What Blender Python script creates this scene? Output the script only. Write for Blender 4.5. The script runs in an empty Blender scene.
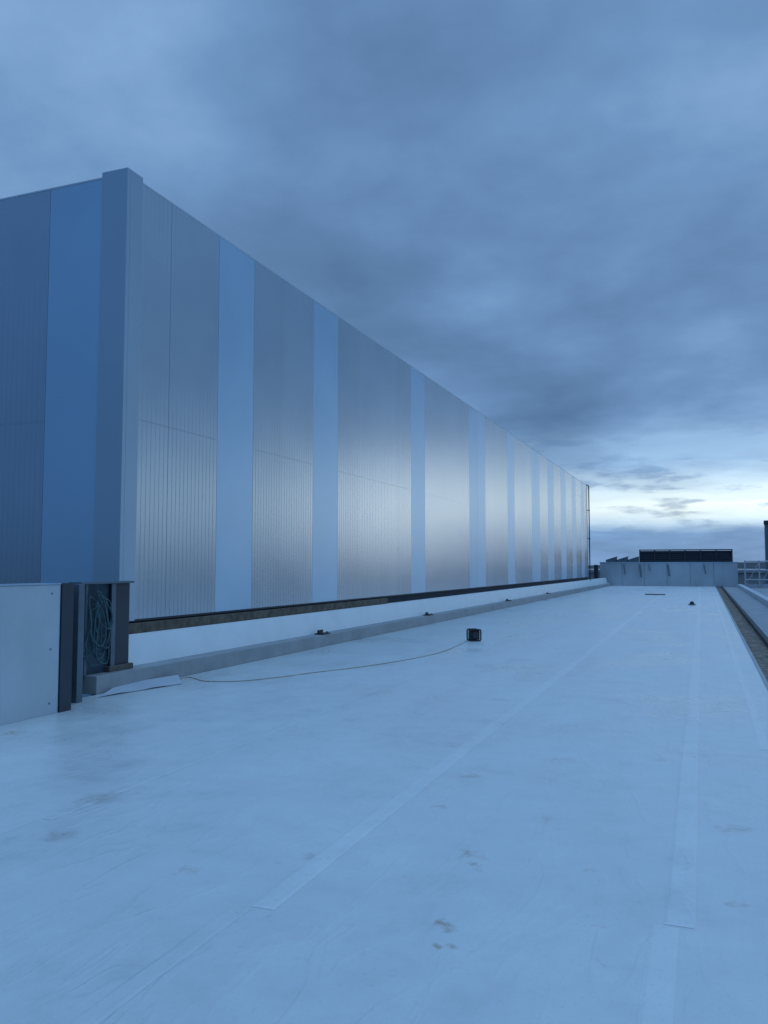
import bpy, bmesh, math, random
from mathutils import Vector, Matrix
random.seed(4)
S = bpy.context.scene
C = S.collection
R = math.radians

# ---------------------------------------------------------------- camera
F_PX, PITCH, YAW, CAM_Z = 825.0, R(3.745), R(21.2), 1.6
cam = bpy.data.objects.new('camera', bpy.data.cameras.new('camera'))
C.objects.link(cam)
cam.data.sensor_fit = 'VERTICAL'; cam.data.sensor_height = 36; cam.data.lens = 36*F_PX/1024
cam.data.clip_start = .05; cam.data.clip_end = 20000
cam.location = (0, 0, CAM_Z); cam.rotation_euler = (math.pi/2+PITCH, 0, YAW)
S.camera = cam
S.view_settings.view_transform = 'Standard'; S.view_settings.look = 'None'; S.view_settings.exposure = 0

# survey helper: reads positions off the photograph on known planes
_m = cam.rotation_euler.to_matrix()
def ray(u, v): return _m @ Vector(((u-384)/F_PX, (512-v)/F_PX, -1))
def on_z(u, v, z=0):
    d = ray(u, v); t = (z-CAM_Z)/d.z; return Vector((d.x*t, d.y*t, z))
def y_on_x(u, v, x):
    d = ray(u, v); return d.y*x/d.x
def x_on_y(u, v, y):
    d = ray(u, v); return d.x*y/d.y

# ---------------------------------------------------------------- mesh helpers
class MB:
    def __init__(s): s.bm = bmesh.new()
    def hexa(s, P, bev=0):
        b = bmesh.new(); vs = [b.verts.new(p) for p in P]
        for f in ((0,3,2,1),(4,5,6,7),(0,1,5,4),(1,2,6,5),(2,3,7,6),(3,0,4,7)): b.faces.new([vs[i] for i in f])
        if bev: bmesh.ops.bevel(b, geom=b.edges[:], offset=bev, segments=2, profile=.6, affect='EDGES')
        s.join(b); return s
    def box(s, x0, x1, y0, y1, z0, z1, bev=0):
        return s.hexa(((x0,y0,z0),(x1,y0,z0),(x1,y1,z0),(x0,y1,z0),(x0,y0,z1),(x1,y0,z1),(x1,y1,z1),(x0,y1,z1)), bev)
    def join(s, b):
        me = bpy.data.meshes.new('tmp'); b.to_mesh(me); b.free(); s.bm.from_mesh(me); bpy.data.meshes.remove(me)
    def quad(s, *ps):
        s.bm.faces.new([s.bm.verts.new(p) for p in ps]); return s
    def cyl(s, c, r, h, axis='Z', n=20, r2=None):
        b = bmesh.new()
        bmesh.ops.create_cone(b, cap_ends=True, segments=n, radius1=r, radius2=r if r2 is None else r2, depth=h)
        if axis == 'Y': bmesh.ops.rotate(b, verts=b.verts, matrix=Matrix.Rotation(math.pi/2, 3, 'X'))
        if axis == 'X': bmesh.ops.rotate(b, verts=b.verts, matrix=Matrix.Rotation(math.pi/2, 3, 'Y'))
        bmesh.ops.translate(b, verts=b.verts, vec=c); s.join(b); return s
    def tube(s, pts, r, n=8, closed=False):
        pts = [Vector(p) for p in pts]; rings = []; N = len(pts)
        for i, p in enumerate(pts):
            a = pts[i-1] if (i or closed) else p; c = pts[(i+1) % N] if (i < N-1 or closed) else p
            t = (c-a).normalized(); up = Vector((0,0,1)) if abs(t.z) < .9 else Vector((1,0,0))
            e = t.cross(up).normalized(); g = e.cross(t)
            rings.append([s.bm.verts.new(p + r*(math.cos(2*math.pi*k/n)*e + math.sin(2*math.pi*k/n)*g)) for k in range(n)])
        for i in range(N if closed else N-1):
            A, B = rings[i], rings[(i+1) % N]
            for k in range(n): s.bm.faces.new((A[k], A[(k+1)%n], B[(k+1)%n], B[k]))
        if not closed: s.bm.faces.new(rings[0][::-1]); s.bm.faces.new(rings[-1])
        return s
    def build(s, name, mat, parent=None, smooth=False, recalc=True):
        bm = s.bm
        if recalc: bmesh.ops.recalc_face_normals(bm, faces=bm.faces)
        if parent is not None: org = Vector(BASE[parent.name])
        else:
            xs = [v.co.x for v in bm.verts]; ys = [v.co.y for v in bm.verts]; zs = [v.co.z for v in bm.verts]
            org = Vector(((min(xs)+max(xs))/2, (min(ys)+max(ys))/2, min(zs)))
        bmesh.ops.translate(bm, verts=bm.verts, vec=-org)
        me = bpy.data.meshes.new(name); bm.to_mesh(me); bm.free()
        me.materials.append(mat)
        if smooth:
            for p in me.polygons: p.use_smooth = True
        o = bpy.data.objects.new(name, me); C.objects.link(o)
        if parent is not None: o.parent = parent
        else: o.location = org
        BASE[o.name] = org
        return o
BASE = {}
def tag(o, label=None, cat=None, group=None, kind=None):
    if label: o['label'] = label
    if cat: o['category'] = cat
    if group: o['group'] = group
    if kind: o['kind'] = kind
    return o
def thing(name, label, cat, loc, group=None):
    o = bpy.data.objects.new(name, None); C.objects.link(o); o.location = loc; BASE[o.name] = Vector(loc)
    o.empty_display_size = .2
    return tag(o, label, cat, group)
def copy_tree(o, loc, label):
    c = o.copy(); C.objects.link(c); c.location = loc; c['label'] = label
    for ch in o.children:
        d = ch.copy(); C.objects.link(d); d.parent = c
        for g in ch.children:
            e = g.copy(); C.objects.link(e); e.parent = d
    return c
def smooth_path(pts, n=8):
    P = [Vector(p) for p in pts]; P = [2*P[0]-P[1]] + P + [2*P[-1]-P[-2]]; out = []
    for i in range(1, len(P)-2):
        for k in range(n):
            t = k/n; a, b, c, d = P[i-1:i+3]
            out.append(.5*((2*b)+(c-a)*t+(2*a-5*b+4*c-d)*t*t+(3*b-a-3*c+d)*t**3))
    return out + [P[-2]]

# ---------------------------------------------------------------- node helpers
class NT:
    def __init__(s, tree): s.t = tree; s.n = tree.nodes; s.l = tree.links
    def new(s, typ, props=None, **ins):
        nd = s.n.new(typ)
        for k, v in (props or {}).items(): setattr(nd, k, v)
        for k, v in ins.items(): s.set(nd, k, v)
        return nd
    def set(s, nd, k, v):
        k = int(k[1:]) if k[0] == 'i' and k[1:].isdigit() else k.replace('_', ' ')
        sock = nd.inputs[k]
        if isinstance(v, bpy.types.NodeSocket): s.l.new(v, sock)
        else: sock.default_value = v
    def m(s, op, a, b=0., c=None, clamp=False):
        nd = s.new('ShaderNodeMath', {'operation': op, 'use_clamp': clamp}, i0=a, i1=b)
        if c is not None: s.set(nd, 'i2', c)
        return nd.outputs[0]
    def vm(s, op, a, b=None):
        nd = s.new('ShaderNodeVectorMath', {'operation': op}, i0=a)
        if b is not None: s.set(nd, 'i1', b)
        return nd
    def mr(s, v, a, b, c, d, smooth=True):
        nd = s.new('ShaderNodeMapRange', {'interpolation_type': 'SMOOTHSTEP' if smooth else 'LINEAR'})
        for k, q in zip(range(5), (v, a, b, c, d)): s.set(nd, 'i%d' % k, q)
        return nd.outputs[0]
    def mix(s, f, a, b, bt='MIX'):
        nd = s.new('ShaderNodeMix', {'data_type': 'RGBA', 'blend_type': bt})
        s.set(nd, 'i0', f); s.set(nd, 'i6', a); s.set(nd, 'i7', b); return nd.outputs[2]
    def grey(s, f): return s.new('ShaderNodeCombineXYZ', None, X=f, Y=f, Z=f).outputs[0]
    def ramp(s, f, stops):
        nd = s.new('ShaderNodeValToRGB', None, Fac=f); e = nd.color_ramp.elements
        while len(e) < len(stops): e.new(.5)
        for q, (p, c) in zip(e, stops): q.position = p; q.color = c if len(c) == 4 else (*c, 1)
        return nd.outputs[0]
    def noise(s, vec, scale, detail=4, rough=.5, dist=0):
        return s.new('ShaderNodeTexNoise', None, Vector=vec, Scale=scale, Detail=detail, Roughness=rough, Distortion=dist).outputs[0]
def c4(c): return (*c, 1) if len(c) == 3 else c
def mat(name, col, rough=.6, metal=0., var=.12, nscale=3., bump=.0, bscale=30., spec=.5, stretch=None):
    m = bpy.data.materials.new(name); m.use_nodes = True; t = NT(m.node_tree)
    b = t.n['Principled BSDF']
    pos = t.new('ShaderNodeNewGeometry').outputs['Position']
    n = t.noise(t.vm('MULTIPLY', pos, stretch).outputs[0] if stretch else pos, nscale, 6, .6)
    f = t.mr(n, .3, .7, 1-var, 1+var)
    t.l.new(t.mix(1., c4(col), t.grey(f), 'MULTIPLY'), b.inputs['Base Color'])
    t.l.new(t.m('ADD', t.m('MULTIPLY', n, .12), rough-.06), b.inputs['Roughness'])
    b.inputs['Metallic'].default_value = metal; b.inputs['Specular IOR Level'].default_value = spec
    if bump:
        bp = t.new('ShaderNodeBump', None, Strength=bump, Distance=.01, Height=t.noise(pos, bscale, 5, .6))
        t.l.new(bp.outputs[0], b.inputs['Normal'])
    return m

# ---------------------------------------------------------------- world / sky
GLOW_AZ = R(20)
w = bpy.data.worlds.new('World'); S.world = w; w.use_nodes = True
t = NT(w.node_tree); t.n.clear()
d = t.vm('NORMALIZE', t.new('ShaderNodeTexCoord').outputs['Generated']).outputs[0]
sp = t.new('ShaderNodeSeparateXYZ', None, Vector=d)
X, Y, Z = sp.outputs
zc = t.m('MAXIMUM', Z, 0.)
den = t.m('ADD', zc, .2)
pv = t.new('ShaderNodeCombineXYZ', None, X=t.m('DIVIDE', X, den), Y=t.m('DIVIDE', Y, den), Z=.37).outputs[0]
pv = t.vm('ADD', pv, (1.3, .4, 0)).outputs[0]
n1 = t.noise(pv, .95, 3, .5, .2)
n2 = t.noise(pv, 2.8, 8, .56, .0)
cl = t.m('ADD', t.m('MULTIPLY', n1, .62), t.m('MULTIPLY', n2, .38))
def lobe(u, v, r0, r1, amt):
    q = ray(u, v).normalized()
    dt = t.new('ShaderNodeVectorMath', {'operation': 'DOT_PRODUCT'}, i0=d, i1=tuple(q)).outputs['Value']
    return t.mr(dt, math.cos(R(r1)), math.cos(R(r0)), 0, amt)
# broad lighter and heavier masses of the overcast
cl = t.m('ADD', cl, lobe(710, 60, 1, 15, .10)); cl = t.m('ADD', cl, lobe(20, 60, 2, 18, .02))
cl = t.m('ADD', cl, lobe(400, 240, 3, 20, -.02)); cl = t.m('ADD', cl, lobe(690, 410, 1, 7, .06))
cl = t.m('ADD', cl, lobe(700, 290, 1, 10, -.05))
cloud = t.ramp(cl, [(.32, (.080,.164,.315)), (.45, (.115,.226,.418)), (.56, (.154,.294,.53)), (.68, (.232,.408,.67))])
# brighter overhead (dusk overcast), dimmer and bluer towards the dark eastern side
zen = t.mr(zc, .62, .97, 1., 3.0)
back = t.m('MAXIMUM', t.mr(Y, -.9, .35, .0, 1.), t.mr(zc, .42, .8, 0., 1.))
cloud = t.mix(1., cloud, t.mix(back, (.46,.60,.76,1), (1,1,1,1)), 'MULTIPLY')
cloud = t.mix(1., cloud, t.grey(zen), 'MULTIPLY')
# gap in the cloud low over the horizon, on the side where the sun went down
hv = t.vm('MULTIPLY', d, (6., 6., 42.)).outputs[0]
st = t.noise(hv, 1.0, 5, .55, .2)
zp = t.m('ADD', Z, t.m('MULTIPLY', t.m('SUBTRACT', st, .5), .045))
band = t.ramp(t.m('MULTIPLY', zp, 5.), [(0, (.04,.06,.08)), (.17, (.05,.08,.11)), (.25, (.44,.50,.43)), (.35, (.84,.87,.67)), (.47, (.46,.52,.45)), (.60, (.13,.17,.18)), (.85, (.0,)*3)])
hl = t.m('SQRT', t.m('ADD', t.m('MULTIPLY', X, X), t.m('MULTIPLY', Y, Y)))
g = t.m('DIVIDE', t.m('ADD', t.m('MULTIPLY', X, math.sin(GLOW_AZ)), t.m('MULTIPLY', Y, math.cos(GLOW_AZ))), t.m('MAXIMUM', hl, .01))
gl = t.mr(g, math.cos(R(48)), math.cos(R(14)), 0, 1)
small = t.noise(t.vm('MULTIPLY', d, (15., 15., 70.)).outputs[0], 1., 5, .55, .1)
small = t.mr(small, .50, .66, 1., .45)
glow = t.mix(1., band, t.grey(t.m('MULTIPLY', gl, small)), 'MULTIPLY')
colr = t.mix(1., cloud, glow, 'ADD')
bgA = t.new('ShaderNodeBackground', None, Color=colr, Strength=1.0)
sky = t.new('ShaderNodeTexSky', {'sky_type': 'NISHITA', 'sun_disc': False, 'sun_elevation': R(5), 'sun_rotation': GLOW_AZ})
bgB = t.new('ShaderNodeBackground', None, Color=sky.outputs[0], Strength=.001)
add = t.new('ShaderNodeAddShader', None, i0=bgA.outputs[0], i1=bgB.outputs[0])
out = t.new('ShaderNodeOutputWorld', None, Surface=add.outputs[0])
sun = bpy.data.objects.new('sun', bpy.data.lights.new('sun', 'SUN')); C.objects.link(sun)
sun.data.energy = .026; sun.data.angle = R(10); sun.data.color = (1., .96, .88)
SEL = R(3.)
sd = Vector((math.sin(GLOW_AZ)*math.cos(SEL), math.cos(GLOW_AZ)*math.cos(SEL), math.sin(SEL)))
sun.rotation_euler = (-sd).to_track_quat('-Z', 'Y').to_euler(); sun.location = (10, 30, 20)

# ---------------------------------------------------------------- materials
def membrane(name, gain, stains=True):
    m = bpy.data.materials.new(name); m.use_nodes = True; t = NT(m.node_tree); b = t.n['Principled BSDF']
    pos = t.new('ShaderNodeNewGeometry').outputs['Position']
    n1 = t.noise(pos, .55, 5, .6, .4); n2 = t.noise(pos, 4., 7, .65); n3 = t.noise(t.vm('MULTIPLY', pos, (1, .12, 1)).outputs[0], 3., 4, .5)
    f = t.m('ADD', t.m('ADD', t.m('MULTIPLY', n1, .45), t.m('MULTIPLY', n2, .35)), t.m('MULTIPLY', n3, .2))
    G = lambda *c: tuple(x*gain for x in c)
    col = t.ramp(f, [(.36, G(.59,.62,.595)), (.48, G(.69,.715,.685)), (.60, G(.74,.765,.73))])
    sc = t.noise(pos, 55., 3, .6)
    col = t.mix(t.mr(sc, .58, .74, 0, .36), col, (.38,.41,.42,1))
    patch = t.mr(t.noise(pos, .8, 2, .5), .42, .66, .1, 1.)
    n5 = t.noise(pos, 13., 4, .7)
    col = t.mix(t.m('MULTIPLY', t.mr(n5, .58, .72, 0, .32), patch), col, (.40,.37,.30,1))
    if stains:
        nc = t.new('ShaderNodeTexNoise', None, Vector=pos, Scale=11., Detail=6.).outputs['Color']
        off = t.vm('SCALE', t.vm('SUBTRACT', nc, (.5,.5,.5)).outputs[0]); off.inputs['Scale'].default_value = .3
        wob = t.vm('ADD', pos, off.outputs[0]).outputs[0]
        tot = None
        for (u, v, r, s) in ((447,926,.055,.7),(449,946,.045,.6),(471,776,.07,.5),(470,856,.07,.55),(476,866,.05,.5),(62,835,.10,.45),(98,799,.13,.38),(312,856,.06,.4),(604,966,.05,.35),(440,806,.06,.4),(15,733,.1,.55),(455,745,.10,.3),(735,830,.10,.32),(190,870,.07,.25),(560,760,.12,.25),(610,700,.14,.25),(520,660,.2,.25),(350,720,.12,.2),(640,640,.25,.25),(590,870,.05,.3),(735,905,.05,.3),(545,820,.06,.25),(660,760,.08,.25),(500,700,.1,.25),(608,930,.035,.3)):
            p = on_z(u, v)
            dd = t.new('ShaderNodeVectorMath', {'operation': 'DISTANCE'}, i0=wob, i1=(p.x, p.y, 0)).outputs['Value']
            k = t.mr(dd, r*.3, r*1.5, s, 0)
            tot = k if tot is None else t.m('MAXIMUM', tot, k)
        tot = t.m('MULTIPLY', tot, t.mr(t.noise(pos, 22., 5, .65), .38, .6, .25, 1.1), clamp=True)
        col = t.mix(tot, col, (.38,.29,.19,1))
    t.l.new(col, b.inputs['Base Color'])
    t.l.new(t.mr(n1, .3, .7, .26, .44), b.inputs['Roughness'])
    b.inputs['Specular IOR Level'].default_value = .6
    # soft wrinkles in the sheet
    wr = t.noise(t.vm('MULTIPLY', pos, (2.2, .7, 1)).outputs[0], 1.6, 3, .5, .6)
    wr = t.mr(t.m('ABSOLUTE', t.m('SUBTRACT', wr, .5)), 0., .05, 1., 0.)
    h = t.m('ADD', t.m('MULTIPLY', t.noise(pos, 1.3, 3, .5), 1.), t.m('MULTIPLY', n2, .25))
    h = t.m('ADD', t.m('ADD', h, t.m('MULTIPLY', sc, .03)), t.m('MULTIPLY', wr, .14))
    bp = t.new('ShaderNodeBump', None, Strength=.45, Distance=.03, Height=h); t.l.new(bp.outputs[0], b.inputs['Normal'])
    return m
def panel_mat(name, col, rough, metal, lap, objvar=.03):
    m = bpy.data.materials.new(name); m.use_nodes = True; t = NT(m.node_tree); b = t.n['Principled BSDF']
    pos = t.new('ShaderNodeNewGeometry').outputs['Position']; s3 = t.new('ShaderNodeSeparateXYZ', None, Vector=pos)
    rnd = t.new('ShaderNodeObjectInfo').outputs['Random']
    f = t.mr(rnd, 0, 1, 1-objvar, 1+objvar, False)
    cloudy = t.noise(pos, .8, 3, .5)
    f = t.m('MULTIPLY', f, t.mr(cloudy, .3, .7, .97, 1.03))
    if lap:  # faint horizontal lap a little above mid height
        f = t.m('MULTIPLY', f, t.mr(t.m('ABSOLUTE', t.m('SUBTRACT', s3.outputs[2], 3.72)), .005, .014, .86, 1.))
    t.l.new(t.mix(1., c4(col), t.grey(f), 'MULTIPLY'), b.inputs['Base Color'])
    b.inputs['Metallic'].default_value = metal
    t.l.new(t.m('ADD', t.m('MULTIPLY', cloudy, .06), rough-.03), b.inputs['Roughness'])
    h = t.noise(t.vm('MULTIPLY', pos, (1, 1, .5)).outputs[0], .9, 1, .5)
    bp = t.new('ShaderNodeBump', None, Strength=.14, Distance=.01, Height=h); t.l.new(bp.outputs[0], b.inputs['Normal'])
    return m
M = dict(
    membrane=membrane('roof_membrane', 1.),
    seam=membrane('seam_membrane', 1.06, False),
    dark_panel=panel_mat('silver_grey_cladding', (.50,.58,.64), .26, .78, True),
    light_panel=panel_mat('pale_blue_cladding', (.49,.69,.84), .34, .45, False),
    trim=panel_mat('corner_trim_metal', (.46,.57,.65), .42, .45, False),
    coping=panel_mat('coping_metal', (.62,.70,.76), .45, .3, False),
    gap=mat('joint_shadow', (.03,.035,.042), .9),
    white=mat('white_board', (.92,.96,.93), .5, var=.04, nscale=1.2),
    parapet=mat('parapet_sheet', (.57,.62,.64), .5, var=.06, nscale=1.5),
    kerb=mat('grey_kerb_metal', (.38,.39,.385), .55, var=.12, nscale=2, bump=.1),
    timber=mat('weathered_timber', (.15,.115,.08), .8, var=.35, nscale=6, bump=.3),
    pale_timber=mat('block_timber', (.14,.12,.10), .75, var=.2, nscale=8, bump=.2),
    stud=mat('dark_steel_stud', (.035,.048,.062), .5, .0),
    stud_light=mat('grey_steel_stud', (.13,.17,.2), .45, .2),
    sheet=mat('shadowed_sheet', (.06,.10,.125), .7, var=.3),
    cable_blue=mat('blue_green_cable', (.075,.145,.155), .65),
    cable=mat('tan_cable', (.44,.35,.25), .6),
    black=mat('black_plastic', (.014,.015,.017), .5),
    dull=mat('scuffed_grey_face', (.04,.046,.052), .45),
    gravel=mat('gutter_debris', (.20,.16,.12), .9, var=.6, nscale=9, bump=.8, bscale=22),
    walk=mat('grey_paving', (.33,.34,.35), .8, var=.15, nscale=2, bump=.15),
    walk_pale=mat('pale_capping', (.5,.53,.55), .6, var=.1),
    farwall=mat('far_parapet_boards', (.46,.51,.54), .6, var=.13, nscale=.7, stretch=(1., 1, .4)),
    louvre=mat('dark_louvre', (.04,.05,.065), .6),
    kerb_dark=mat('dark_gutter_kerb', (.06,.06,.06), .8, var=.3),
    body=mat('lower_wall', (.3,.31,.32), .8),
    ground=mat('ground_land', (.05,.06,.05), .95, var=.5, nscale=.01),
    hill=mat('hill_land', (.05,.065,.07), .95, var=.3, nscale=.004),
    rail=mat('galvanised_rail', (.5,.53,.55), .45, .2),
)

# ---------------------------------------------------------------- setting
EDGE, KX, FARY = .72, -7.1, 69.6
g = MB(); bmesh.ops.create_circle(g.bm, cap_ends=True, segments=96, radius=9000)
bmesh.ops.translate(g.bm, verts=g.bm.verts, vec=(0, 0, -10)); tag(g.build('ground', M['ground']), kind='structure')
h = MB(); rp = None; n = 160
for i in range(n+1):
    a = 2*math.pi*i/n; hh = 12+14*(math.sin(a*5)+math.sin(a*13+1)*.5+1.2)
    p = Vector((5200*math.sin(a), 5200*math.cos(a), 0)); q = p*1.25
    cur = [h.bm.verts.new((p.x, p.y, -11)), h.bm.verts.new((p.x*1.08, p.y*1.08, -10+hh*.75)), h.bm.verts.new((q.x, q.y, -10+hh))]
    if rp:
        for k in (0, 1): h.bm.faces.new((rp[k], cur[k], cur[k+1], rp[k+1]))
    rp = cur
tag(h.build('hills', M['hill'], smooth=True), kind='structure')

roof = MB().quad((KX,-7,0),(EDGE,-7,0),(EDGE,FARY,0),(KX,FARY,0)).build('roof_deck', M['membrane']); tag(roof, kind='structure')
def strip(pts, wd, z=.004):
    b = MB(); pr = None; N = len(pts); sk = .018
    for i, (x, y) in enumerate(pts):
        j = random.uniform(-.004, .004); e = .0012 if i in (0, N-1) else z
        c = [b.bm.verts.new((x-wd/2+j-sk, y, .0008)), b.bm.verts.new((x-wd/2+j, y, e)), b.bm.verts.new((x+wd/2+j, y, e)), b.bm.verts.new((x+wd/2+j+sk, y, .0008))]
        if pr:
            for k in range(3): b.bm.faces.new((pr[k], pr[k+1], c[k+1], c[k]))
        pr = c
    return b
def line(x0, y0, x1, y1, n=60):
    L = [(x0+(x1-x0)*i/n, y0+(y1-y0)*i/n) for i in range(n+1)]
    ux = (x1-x0)/(y1-y0)
    return [L[0], (x0+ux*.02, y0+.02)] + L[1:-1] + [(x1-ux*.02, y1-.02), L[-1]]
BASE[roof.name] = Vector(roof.location)
for pts, wd, zz, mm in ((line(-.14,4.0,-.40,68), .10, .007, 'seam'), (line(-.19,-6,-.20,3.98), .085, .005, 'seam'), (line(-1.97,3.5,-2.45,68), .095, .006, 'seam'), (line(-2.05,-6,-2.07,3.48), .07, .0045, 'membrane'),
                (line(-3.92,4.2,-4.3,68), .045, .005, 'membrane'), (line(-4.0,-5,-4.0,4.15), .05, .004, 'membrane'), (line(.45,8,.40,68), .05, .005, 'seam'), (line(-5.6,6.5,-5.8,68), .04, .003, 'membrane')):
    strip(pts, wd, zz).build('seam_strip', M[mm], roof, False)

tag(MB().quad((EDGE+.05,-7,-.06),(1.15,-7,-.06),(1.15,FARY,-.06),(EDGE+.05,FARY,-.06)).build('gutter', M['gravel']), kind='structure')
tag(MB().box(EDGE, EDGE+.05, -7, FARY, -.3, .012).build('roof_edge_trim', M['kerb']), kind='structure')
tag(MB().box(1.15, 1.25, -7, FARY, -.3, .05, .01).build('gutter_kerb', M['kerb_dark']), kind='structure')
tag(MB().box(1.25, 9.5, -7, FARY+1, -.3, -.02).build('walkway', M['walk']), kind='structure')

lb = thing('lower_building', 'grey lower building that carries the white flat roof', 'building', (1, 31, -10))
MB().box(-7.0, 9.4, -6.9, FARY+.9, -10, -.32).build('wall', M['body'], lb)

# ---------------------------------------------------------------- clad building
WX, CY, ZB, ZT, YE = -7.6, 9.4, .84, 7.25, 59.3
XL = -22.
cb = thing('clad_building', 'long tall building clad in silver grey and pale blue vertical panels', 'building', ((WX+XL)/2, (CY+YE)/2, -10))
MB().box(XL+.06, WX-.06, CY+.06, YE-.02, -10, ZT-.05).build('wall_core', M['gap'], cb)
vref = 450
edges = [137, 168, 217, 253, 282, 313, 338]
bound = [y_on_x(u, vref, WX) for u in edges]
def clad(s0, s1, z0, z1, light, put):
    # one cladding panel: folded returns at both edges, shallow V grooves pressed into the grey ones
    prof = [(s0, -.055), (s0, -.003), (s0+.003, 0)]
    if not light:
        n = max(2, round((s1-s0)/.102)); st = (s1-s0)/n
        for i in range(1, n):
            c = s0+st*i; prof += [(c-.008, 0), (c, -.0026), (c+.008, 0)]
    prof += [(s1-.003, 0), (s1, -.003), (s1, -.055)]
    b = MB(); pr = None
    for (s, dpt) in prof:
        cur = [b.bm.verts.new(put(s, dpt, z0)), b.bm.verts.new(put(s, dpt, z1))]
        if pr: b.bm.faces.new((pr[0], cur[0], cur[1], pr[1]))
        pr = cur
    b.build('wall_panel', M['light_panel' if light else 'dark_panel'], cb, recalc=False)
def front(y0, y1, light): clad(y0+.003, y1-.003, ZB, ZT-.03, light, lambda s, dp, z: (WX+dp, s, z))
seq = [(bound[0], bound[1], 0), (bound[1], bound[2], 0), (bound[2], bound[3], 1), (bound[3], bound[4], 0), (bound[4], bound[5], 0), (bound[5], bound[6], 1)]
def span(u0, u1, light, n):
    a, b = y_on_x(u0, vref, WX), y_on_x(u1, vref, WX)
    for i in range(n): seq.append((a+(b-a)*i/n, a+(b-a)*(i+1)/n, light))
span(338, 411, 0, 4); span(411, 425, 1, 1); span(425, 469, 0, 4); span(469, 485, 1, 2); span(485, 507, 0, 3); span(507, 514, 1, 1)
span(514, 531, 0, 3); span(531, 539, 1, 2); span(539, 547, 0, 2); span(547, 553, 1, 1); span(553, 560, 0, 2); span(560, 565, 1, 1); span(565, 571, 0, 2); span(571, 575, 1, 1); span(575, 580, 0, 2); span(580, 583, 1, 1)
ylast = seq[-1][1]; seq.append((ylast, (ylast+YE)/2, 0)); seq.append(((ylast+YE)/2, YE, 0))
for a, b, l in seq: front(a, b, l)
# end wall facing the camera side
xs = [x_on_y(u, 400, CY) for u in (98, 45)]
xs = [xs[0], xs[1], xs[1]-1.2, xs[1]-2.4, xs[1]-3.6, xs[1]-4.8, xs[1]-7.2, xs[1]-9.6, XL]
for i, l in zip(range(8), (1, 0, 0, 1, 0, 0, 1, 0)):
    clad(xs[i+1]+.003, xs[i]-.003, -2, ZT-.03, l, lambda s, dp, z: (s, CY-dp, z))
# corner trim (wraps both faces), coping and roof
tr = MB()
tr.box(xs[0], WX+.02, CY-.02, CY+.055, ZB-.02, ZT+.06, .006)
tr.box(WX-.055, WX+.02, CY+.056, bound[0]-.004, ZB-.02, ZT+.06, .006)
tr.build('corner_trim', M['trim'], cb)
cp = MB()
cp.box(WX-.35, WX+.003, bound[0]+.002, YE+.02, ZT-.0285, ZT, .003)
cp.box(XL, xs[0]-.004, CY-.003, CY+.35, ZT-.0285, ZT, .003)
cp.build('coping', M['coping'], cb)
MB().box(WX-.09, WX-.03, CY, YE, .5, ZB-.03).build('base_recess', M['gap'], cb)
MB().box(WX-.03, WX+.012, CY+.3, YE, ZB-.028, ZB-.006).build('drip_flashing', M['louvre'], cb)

# ---------------------------------------------------------------- upstand, timber and kerb along the building foot
U0, U1 = 9.1, FARY-.2
tag(MB().hexa(((-7.63,U0,0),(-7.36,U0,0),(-7.36,U1,0),(-7.63,U1,0),(-7.63,U0,.645),(-7.515,U0,.645),(-7.515,U1,.645),(-7.63,U1,.645)), .006).build('upstand_wall', M['white']),
    'low white upstand between grey kerb and clad building', 'low wall')
tag(MB().box(-7.60, -7.52, 9.5, y_on_x(388, 598, -7.52), .648, .79, .008).build('timber_plank', M['timber']),
    'long brown timber plank lying on the white upstand under the cladding', 'plank')
tag(MB().box(-7.435, KX, 8.4, FARY-.2, 0, .225, .008).build('kerb', M['kerb']),
    'long grey kerb running along the foot of the clad building', 'kerb')
fp = MB(); pr = None
a, b_, c_, d_ = on_z(97, 698), on_z(182, 684), on_z(178, 679), on_z(118, 689)
for i in range(9):
    s = i/8; p = a.lerp(b_, s); q = d_.lerp(c_, s)
    cur = [fp.bm.verts.new((p.x, p.y, .006+.012*math.sin(s*7)**2)), fp.bm.verts.new(((p.x+q.x)/2, (p.y+q.y)/2, .03)), fp.bm.verts.new((q.x, q.y, .06))]
    if pr:
        for k in (0, 1): fp.bm.faces.new((pr[k], pr[k+1], cur[k+1], cur[k]))
    pr = cur
tag(fp.build('membrane_offcut', M['parapet'], smooth=True), 'loose white membrane strip curling at the near end of the kerb', 'membrane strip')

# brackets on kerb
y0 = y_on_x(322, 630, -7.25)
BX = -7.24
br = thing('kerb_bracket', 'black bracket on grey kerb, nearest to the camera', 'bracket', (BX, y0, .225), 'black brackets lying along the grey kerb')
MB().box(BX-.10, BX+.10, y0-.17, y0+.17, .226, .25, .005).build('base_plate', M['black'], br)
MB().box(BX-.06, BX-.03, y0-.12, y0+.10, .25, .31, .005).build('upright_plate', M['black'], br)
for k in (-.11, .11): MB().cyl((BX+.05, y0+k, .262), .022, .024, n=6).build('bolt', M['stud_light'], br)
for u, v, lab in ((428, 609, 'black bracket on grey kerb, second from the camera'), (508, 593, 'black bracket on grey kerb, third from the camera'), (548, 588, 'black bracket on grey kerb, farthest from the camera')):
    copy_tree(br, (BX, y_on_x(u, v, -7.25), .225), lab)

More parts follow.
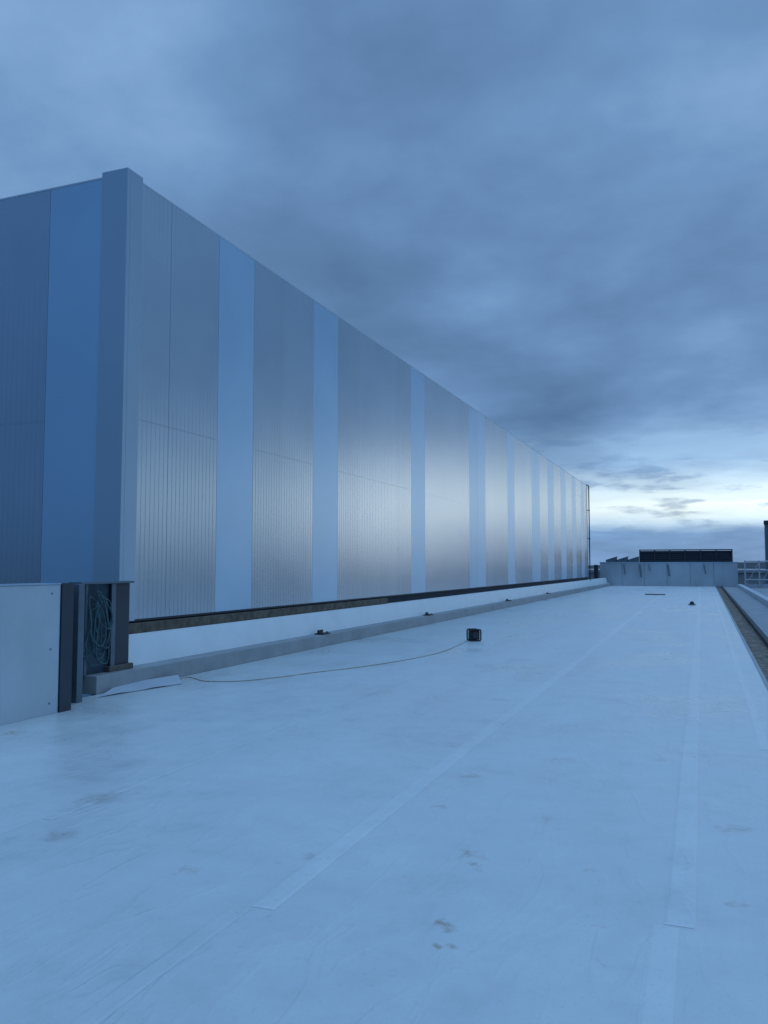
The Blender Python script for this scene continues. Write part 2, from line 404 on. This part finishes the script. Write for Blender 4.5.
# ---------------------------------------------------------------- near parapet and open framing
PX = -6.63
pw = thing('parapet_wall', 'pale blue grey parapet at left beside the open framing', 'wall', (PX-.15, 2.5, 0))
MB().box(PX-.30, PX, -7, 7.23, 0, 1.395, .005).build('wall_sheet', M['parapet'], pw)
MB().box(PX-.31, PX+.008, -7, 7.235, 1.397, 1.41, .004).build('coping', M['trim'], pw)
sc_ = MB()
for yy in (1.0, 2.6, 4.2, 5.8, 7.1):
    for zz in (.12, .7, 1.3): sc_.cyl((PX+.001, yy, zz), .011, .006, 'X', 8)
sc_.build('screw_heads', M['stud_light'], pw)
fr = thing('parapet_frame', 'open dark framing at end of the pale parapet near building corner', 'frame', (-6.95, 8.2, 0))
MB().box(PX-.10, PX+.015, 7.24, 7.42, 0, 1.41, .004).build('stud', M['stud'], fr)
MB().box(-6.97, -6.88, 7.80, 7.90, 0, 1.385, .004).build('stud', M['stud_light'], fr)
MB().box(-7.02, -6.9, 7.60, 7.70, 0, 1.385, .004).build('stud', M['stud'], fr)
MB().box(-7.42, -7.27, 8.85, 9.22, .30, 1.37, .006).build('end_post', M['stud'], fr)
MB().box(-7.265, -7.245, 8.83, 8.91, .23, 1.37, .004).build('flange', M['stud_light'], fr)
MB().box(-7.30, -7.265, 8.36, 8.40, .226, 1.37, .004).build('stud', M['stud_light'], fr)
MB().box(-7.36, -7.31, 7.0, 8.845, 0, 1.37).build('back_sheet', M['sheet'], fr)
MB().box(-7.40, -7.20, 8.2, 9.23, 1.372, 1.40, .004).build('head_track', M['stud_light'], fr)
MB().box(-7.43, -7.22, 8.78, 9.26, .227, .298, .006).build('sole_block', M['pale_timber'], fr)
# loose hanks of cable hung over the head track
cc = MB(); rr = random.Random(33); pts = []
for i in range(11):
    cy_ = 8.58+rr.uniform(-.12,.14); wy = rr.uniform(.03,.15); top = 1.36-rr.uniform(0,.35); bot = rr.uniform(.27,.8); xx0 = -7.2+rr.uniform(-.06,.05); sh = rr.uniform(-.12,.12)
    for k in range(6):
        a = -math.pi/2+2*math.pi*k/6+rr.uniform(-.35,.35)
        s = -math.sin(a)
        pts.append((xx0+rr.uniform(-.015,.015), cy_+wy*math.cos(a)*(1.25-.25*s)+sh*s+rr.uniform(-.04,.04), (top+bot)/2+(top-bot)/2*s+rr.uniform(-.03,.03)))
cc.tube(smooth_path(pts, 5), .0085, 6)
tag(cc.build('hanging_cable', M['cable_blue'], smooth=True), 'tangled blue green cable hanging inside the open framing', 'cable')

# ---------------------------------------------------------------- cable reel and extension cable
P = on_z(474, 641)
cr = thing('cable_reel', 'small black boxy cable reel standing alone on the white roof', 'cable reel', (P.x, P.y, 0))
x, y = P.x, P.y
def L(px, py): # local axes turned to face the camera
    a = R(38); return (x+px*math.cos(a)-py*math.sin(a), y+px*math.sin(a)+py*math.cos(a))
def loop(py, r=.016, w=.115, hgt=.245):
    pts = []
    for cx, cz, a0 in ((w-.03, hgt-.03, 0), (-w+.03, hgt-.03, 90), (-w+.03, .045, 180), (w-.03, .045, 270)):
        for k in range(5):
            aa = R(a0+k*22.5); q = L(cx+.03*math.cos(aa), py); pts.append((q[0], q[1], cz+.03*math.sin(aa)))
    return MB().tube(pts, r, 8, True)
loop(-.10).build('side_frame', M['black'], cr, True); loop(.10).build('side_frame', M['black'], cr, True)
def rbox(px0, px1, py0, py1, z0, z1, bev):
    q = [L(px0, py0), L(px1, py0), L(px1, py1), L(px0, py1)]
    return MB().hexa([(p[0], p[1], z) for z in (z0, z1) for p in q], bev)
rbox(-.10, .10, -.085, .085, .03, .232, .02).build('casing', M['black'], cr)
dr = bmesh.new(); bmesh.ops.create_cone(dr, cap_ends=True, segments=24, radius1=.075, radius2=.075, depth=.19)
bmesh.ops.rotate(dr, verts=dr.verts, matrix=Matrix.Rotation(R(38), 3, 'Z') @ Matrix.Rotation(math.pi/2, 3, 'X'))
bmesh.ops.translate(dr, verts=dr.verts, vec=(x, y, .13)); b = MB(); b.join(dr); b.build('drum', M['dull'], cr)
b = MB(); b.tube([(*L(-.09,-.10),.245),(*L(-.09,0),.262),(*L(-.09,.10),.245)], .012); b.build('handle', M['black'], cr, True)
cpts = [on_z(u, v, .006) for u, v in ((467,641),(452,648),(438,653),(405,660),(360,667),(318,672),(280,677),(240,681),(205,681),(188,677),(170,682))]
tag(MB().tube(smooth_path(cpts), .006, 8).build('extension_cable', M['cable'], smooth=True), 'thin tan cable trailing across the white roof to the cable reel', 'cable')

# small bits on the roof
p = on_z(692, 605)
dr = thing('roof_drain', 'small dark domed drain near the far right roof edge', 'drain', (p.x, p.y, 0))
MB().cyl((p.x, p.y, .02), .15, .035, n=20).build('flange', M['stud_light'], dr)
MB().cyl((p.x, p.y, .09), .10, .11, n=12, r2=.06).build('dome_grate', M['black'], dr)
p = on_z(655, 595)
a = MB(); a.box(p.x-.55, p.x+.55, p.y-.04, p.y+.04, .004, .06, .008)
bmesh.ops.rotate(a.bm, verts=a.bm.verts, cent=p, matrix=Matrix.Rotation(R(-12), 3, 'Z'))
tag(a.build('timber_offcut', M['timber']), 'dark batten lying alone far down the white roof', 'batten')

# ---------------------------------------------------------------- far end
fw = thing('far_parapet', 'blue grey parapet closing the far end of the roof', 'wall', (-2.6, FARY, 0))
xl, xr = x_on_y(600, 575, FARY), x_on_y(738, 575, FARY)
nb = 6
for i in range(nb):
    a0 = xl+(xr-xl)*i/nb; a1 = xl+(xr-xl)*(i+1)/nb
    MB().box(a0+.01, a1-.01, FARY, FARY+.15, .0, 1.86, .01).build('board', M['farwall'], fw)
MB().box(xl-.02, xr+.02, FARY-.03, FARY+.2, 1.862, 1.92).build('coping', M['trim'], fw)
for u, r_, zb in ((624, .05, .9), (640, .07, .7), (649, .04, 1.2), (668, .08, .8), (704, .05, 1.0)):
    px_ = x_on_y(u, 575, FARY); MB().tube([(px_, FARY-.05, 1.7), (px_+.12, FARY-.35, zb)], r_, 6).build('slant_tube', M['stud_light'], fw)  # added tubes standing in for dark stains on the boards, no real braces
ep = thing('end_post', 'dark post at the left end of the far parapet', 'post', (xl-.25, FARY-.4, 0))
MB().box(xl-.42, xl-.1, FARY-.5, FARY-.25, .05, 1.7, .02).build('shaft', M['stud'], ep)
MB().box(xl-.5, xl-.02, FARY-.58, FARY-.17, 0, .05).build('base_plate', M['stud'], ep)

dp = thing('downpipe', 'thin dark pole at the far corner of the clad building', 'pole', (WX+.08, YE+.1, 0))
MB().cyl((WX+.08, YE+.1, 3.6), .04, 7.3, n=12).build('pipe', M['stud'], dp)
MB().tube([(WX+.08, YE+.1, 7.2), (WX+.04, YE+.1, 7.3), (WX-.15, YE+.1, 7.33)], .035).build('hook', M['stud'], dp)
for z in (1.5, 3.5, 5.5): MB().box(WX-.02, WX+.14, YE+.04, YE+.16, z, z+.05).build('clamp', M['stud'], dp)

fb = thing('far_block', 'low grey roof block just beyond the far parapet', 'building', (-3, 92, -10))
MB().box(-14, 9, 78, 110, -10, 1.0).build('wall', M['body'], fb)
MB().box(-14.1, 9.1, 77.9, 110.1, 1.002, 1.25).build('roof', M['kerb'], fb)
YS = 92
sx0, sx1 = x_on_y(640, 556, YS), x_on_y(732, 556, YS)
zt = CAM_Z + (566-550)/F_PX*88
ls = thing('louvre_screen', 'long dark louvred plant screen rising behind the far parapet', 'screen', ((sx0+sx1)/2, YS, 1.25))
k = MB()
for i in range(9):
    z = 1.3+(zt-1.4)*i/9
    k.quad((sx0, YS, z+.18), (sx1, YS, z+.18), (sx1, YS-.14, z), (sx0, YS-.14, z))
k.build('louvres', M['louvre'], ls)
MB().box(sx0, sx1, YS+.05, YS+3, 1.25, zt-.12).build('plant_box', M['louvre'], ls)
for i in range(7):
    xx = sx0+(sx1-sx0)*i/6; MB().box(xx-.06, xx+.06, YS-.2, YS+.04, 1.25, zt-.02).build('post', M['stud'], ls)
MB().box(sx0-.08, sx1+.08, YS-.22, YS+3.05, zt-.015, zt+.03).build('cap_rail', M['stud'], ls)
YV = 86
rv = None
for u, lab in ((611, 'grey tilted roof vent, leftmost beyond the far parapet'), (622, 'grey tilted roof vent, middle one beyond the far parapet'), (633, 'grey tilted roof vent, nearest the dark louvred screen')):
    xx = x_on_y(u, 556, YV)
    if rv is None:
        rv = thing('roof_vent', lab, 'vent', (xx, YV, 1.25), 'grey roof vents beyond the far parapet')
        MB().box(xx-.3, xx+.3, YV, YV+.8, 1.25, 1.9).build('shaft', M['stud_light'], rv)
        MB().hexa(((xx-.5,YV-.1,1.9),(xx+.5,YV-.1,1.9),(xx+.5,YV+1,1.9),(xx-.5,YV+1,1.9),(xx-.5,YV-.1,2.2),(xx+.5,YV-.1,2.5),(xx+.5,YV+1,2.5),(xx-.5,YV+1,2.2))).build('cowl', M['stud_light'], rv)
        MB().quad((xx-.62, YV-.15, 2.18), (xx+.62, YV-.15, 2.57), (xx+.62, YV+1.05, 2.57), (xx-.62, YV+1.05, 2.18)).build('lid', M['kerb'], rv)
    else: copy_tree(rv, (xx, YV, 1.25), lab)

# right side beyond the gutter
tag(MB().box(2.3, 2.6, -7, FARY-1, -.02, .22, .01).build('low_kerb', M['walk_pale']), 'pale low kerb beyond the dark gutter on the right', 'kerb')
RY = 66.
gr = thing('guard_rail', 'grey tube guard rail at far right beside the parapet', 'railing', (4.5, RY, -.02))
for i in range(5): MB().cyl((2.75+i*.95, RY, 1.0), .05, 2.0, n=10).build('post', M['rail'], gr)
for z in (.6, 1.3, 1.95): MB().cyl((4.65, RY, z), .045, 3.9, 'X', 10).build('rail', M['rail'], gr)
for i in range(4): MB().tube([(2.75+i*.95, RY+.07, .1), (3.7+i*.95, RY+.07, 1.9)], .025, 6).build('slant_tube', M['rail'], gr)
MB().box(2.7, 6.6, RY+.12, RY+.15, .0, .3).build('toe_board', M['walk_pale'], gr)
xx = x_on_y(765.2, 550, RY+2)
fl = thing('flue', 'tall grey flue cut off by the right edge of the picture', 'flue', (xx+.2, RY+2, -.02))
MB().box(xx, xx+.9, RY+1.7, RY+2.3, -.02, 4.7, .03).build('shaft', M['stud_light'], fl)
MB().box(xx-.04, xx+.94, RY+1.64, RY+2.36, 4.702, 5.0, .03).build('cowl', M['stud'], fl)
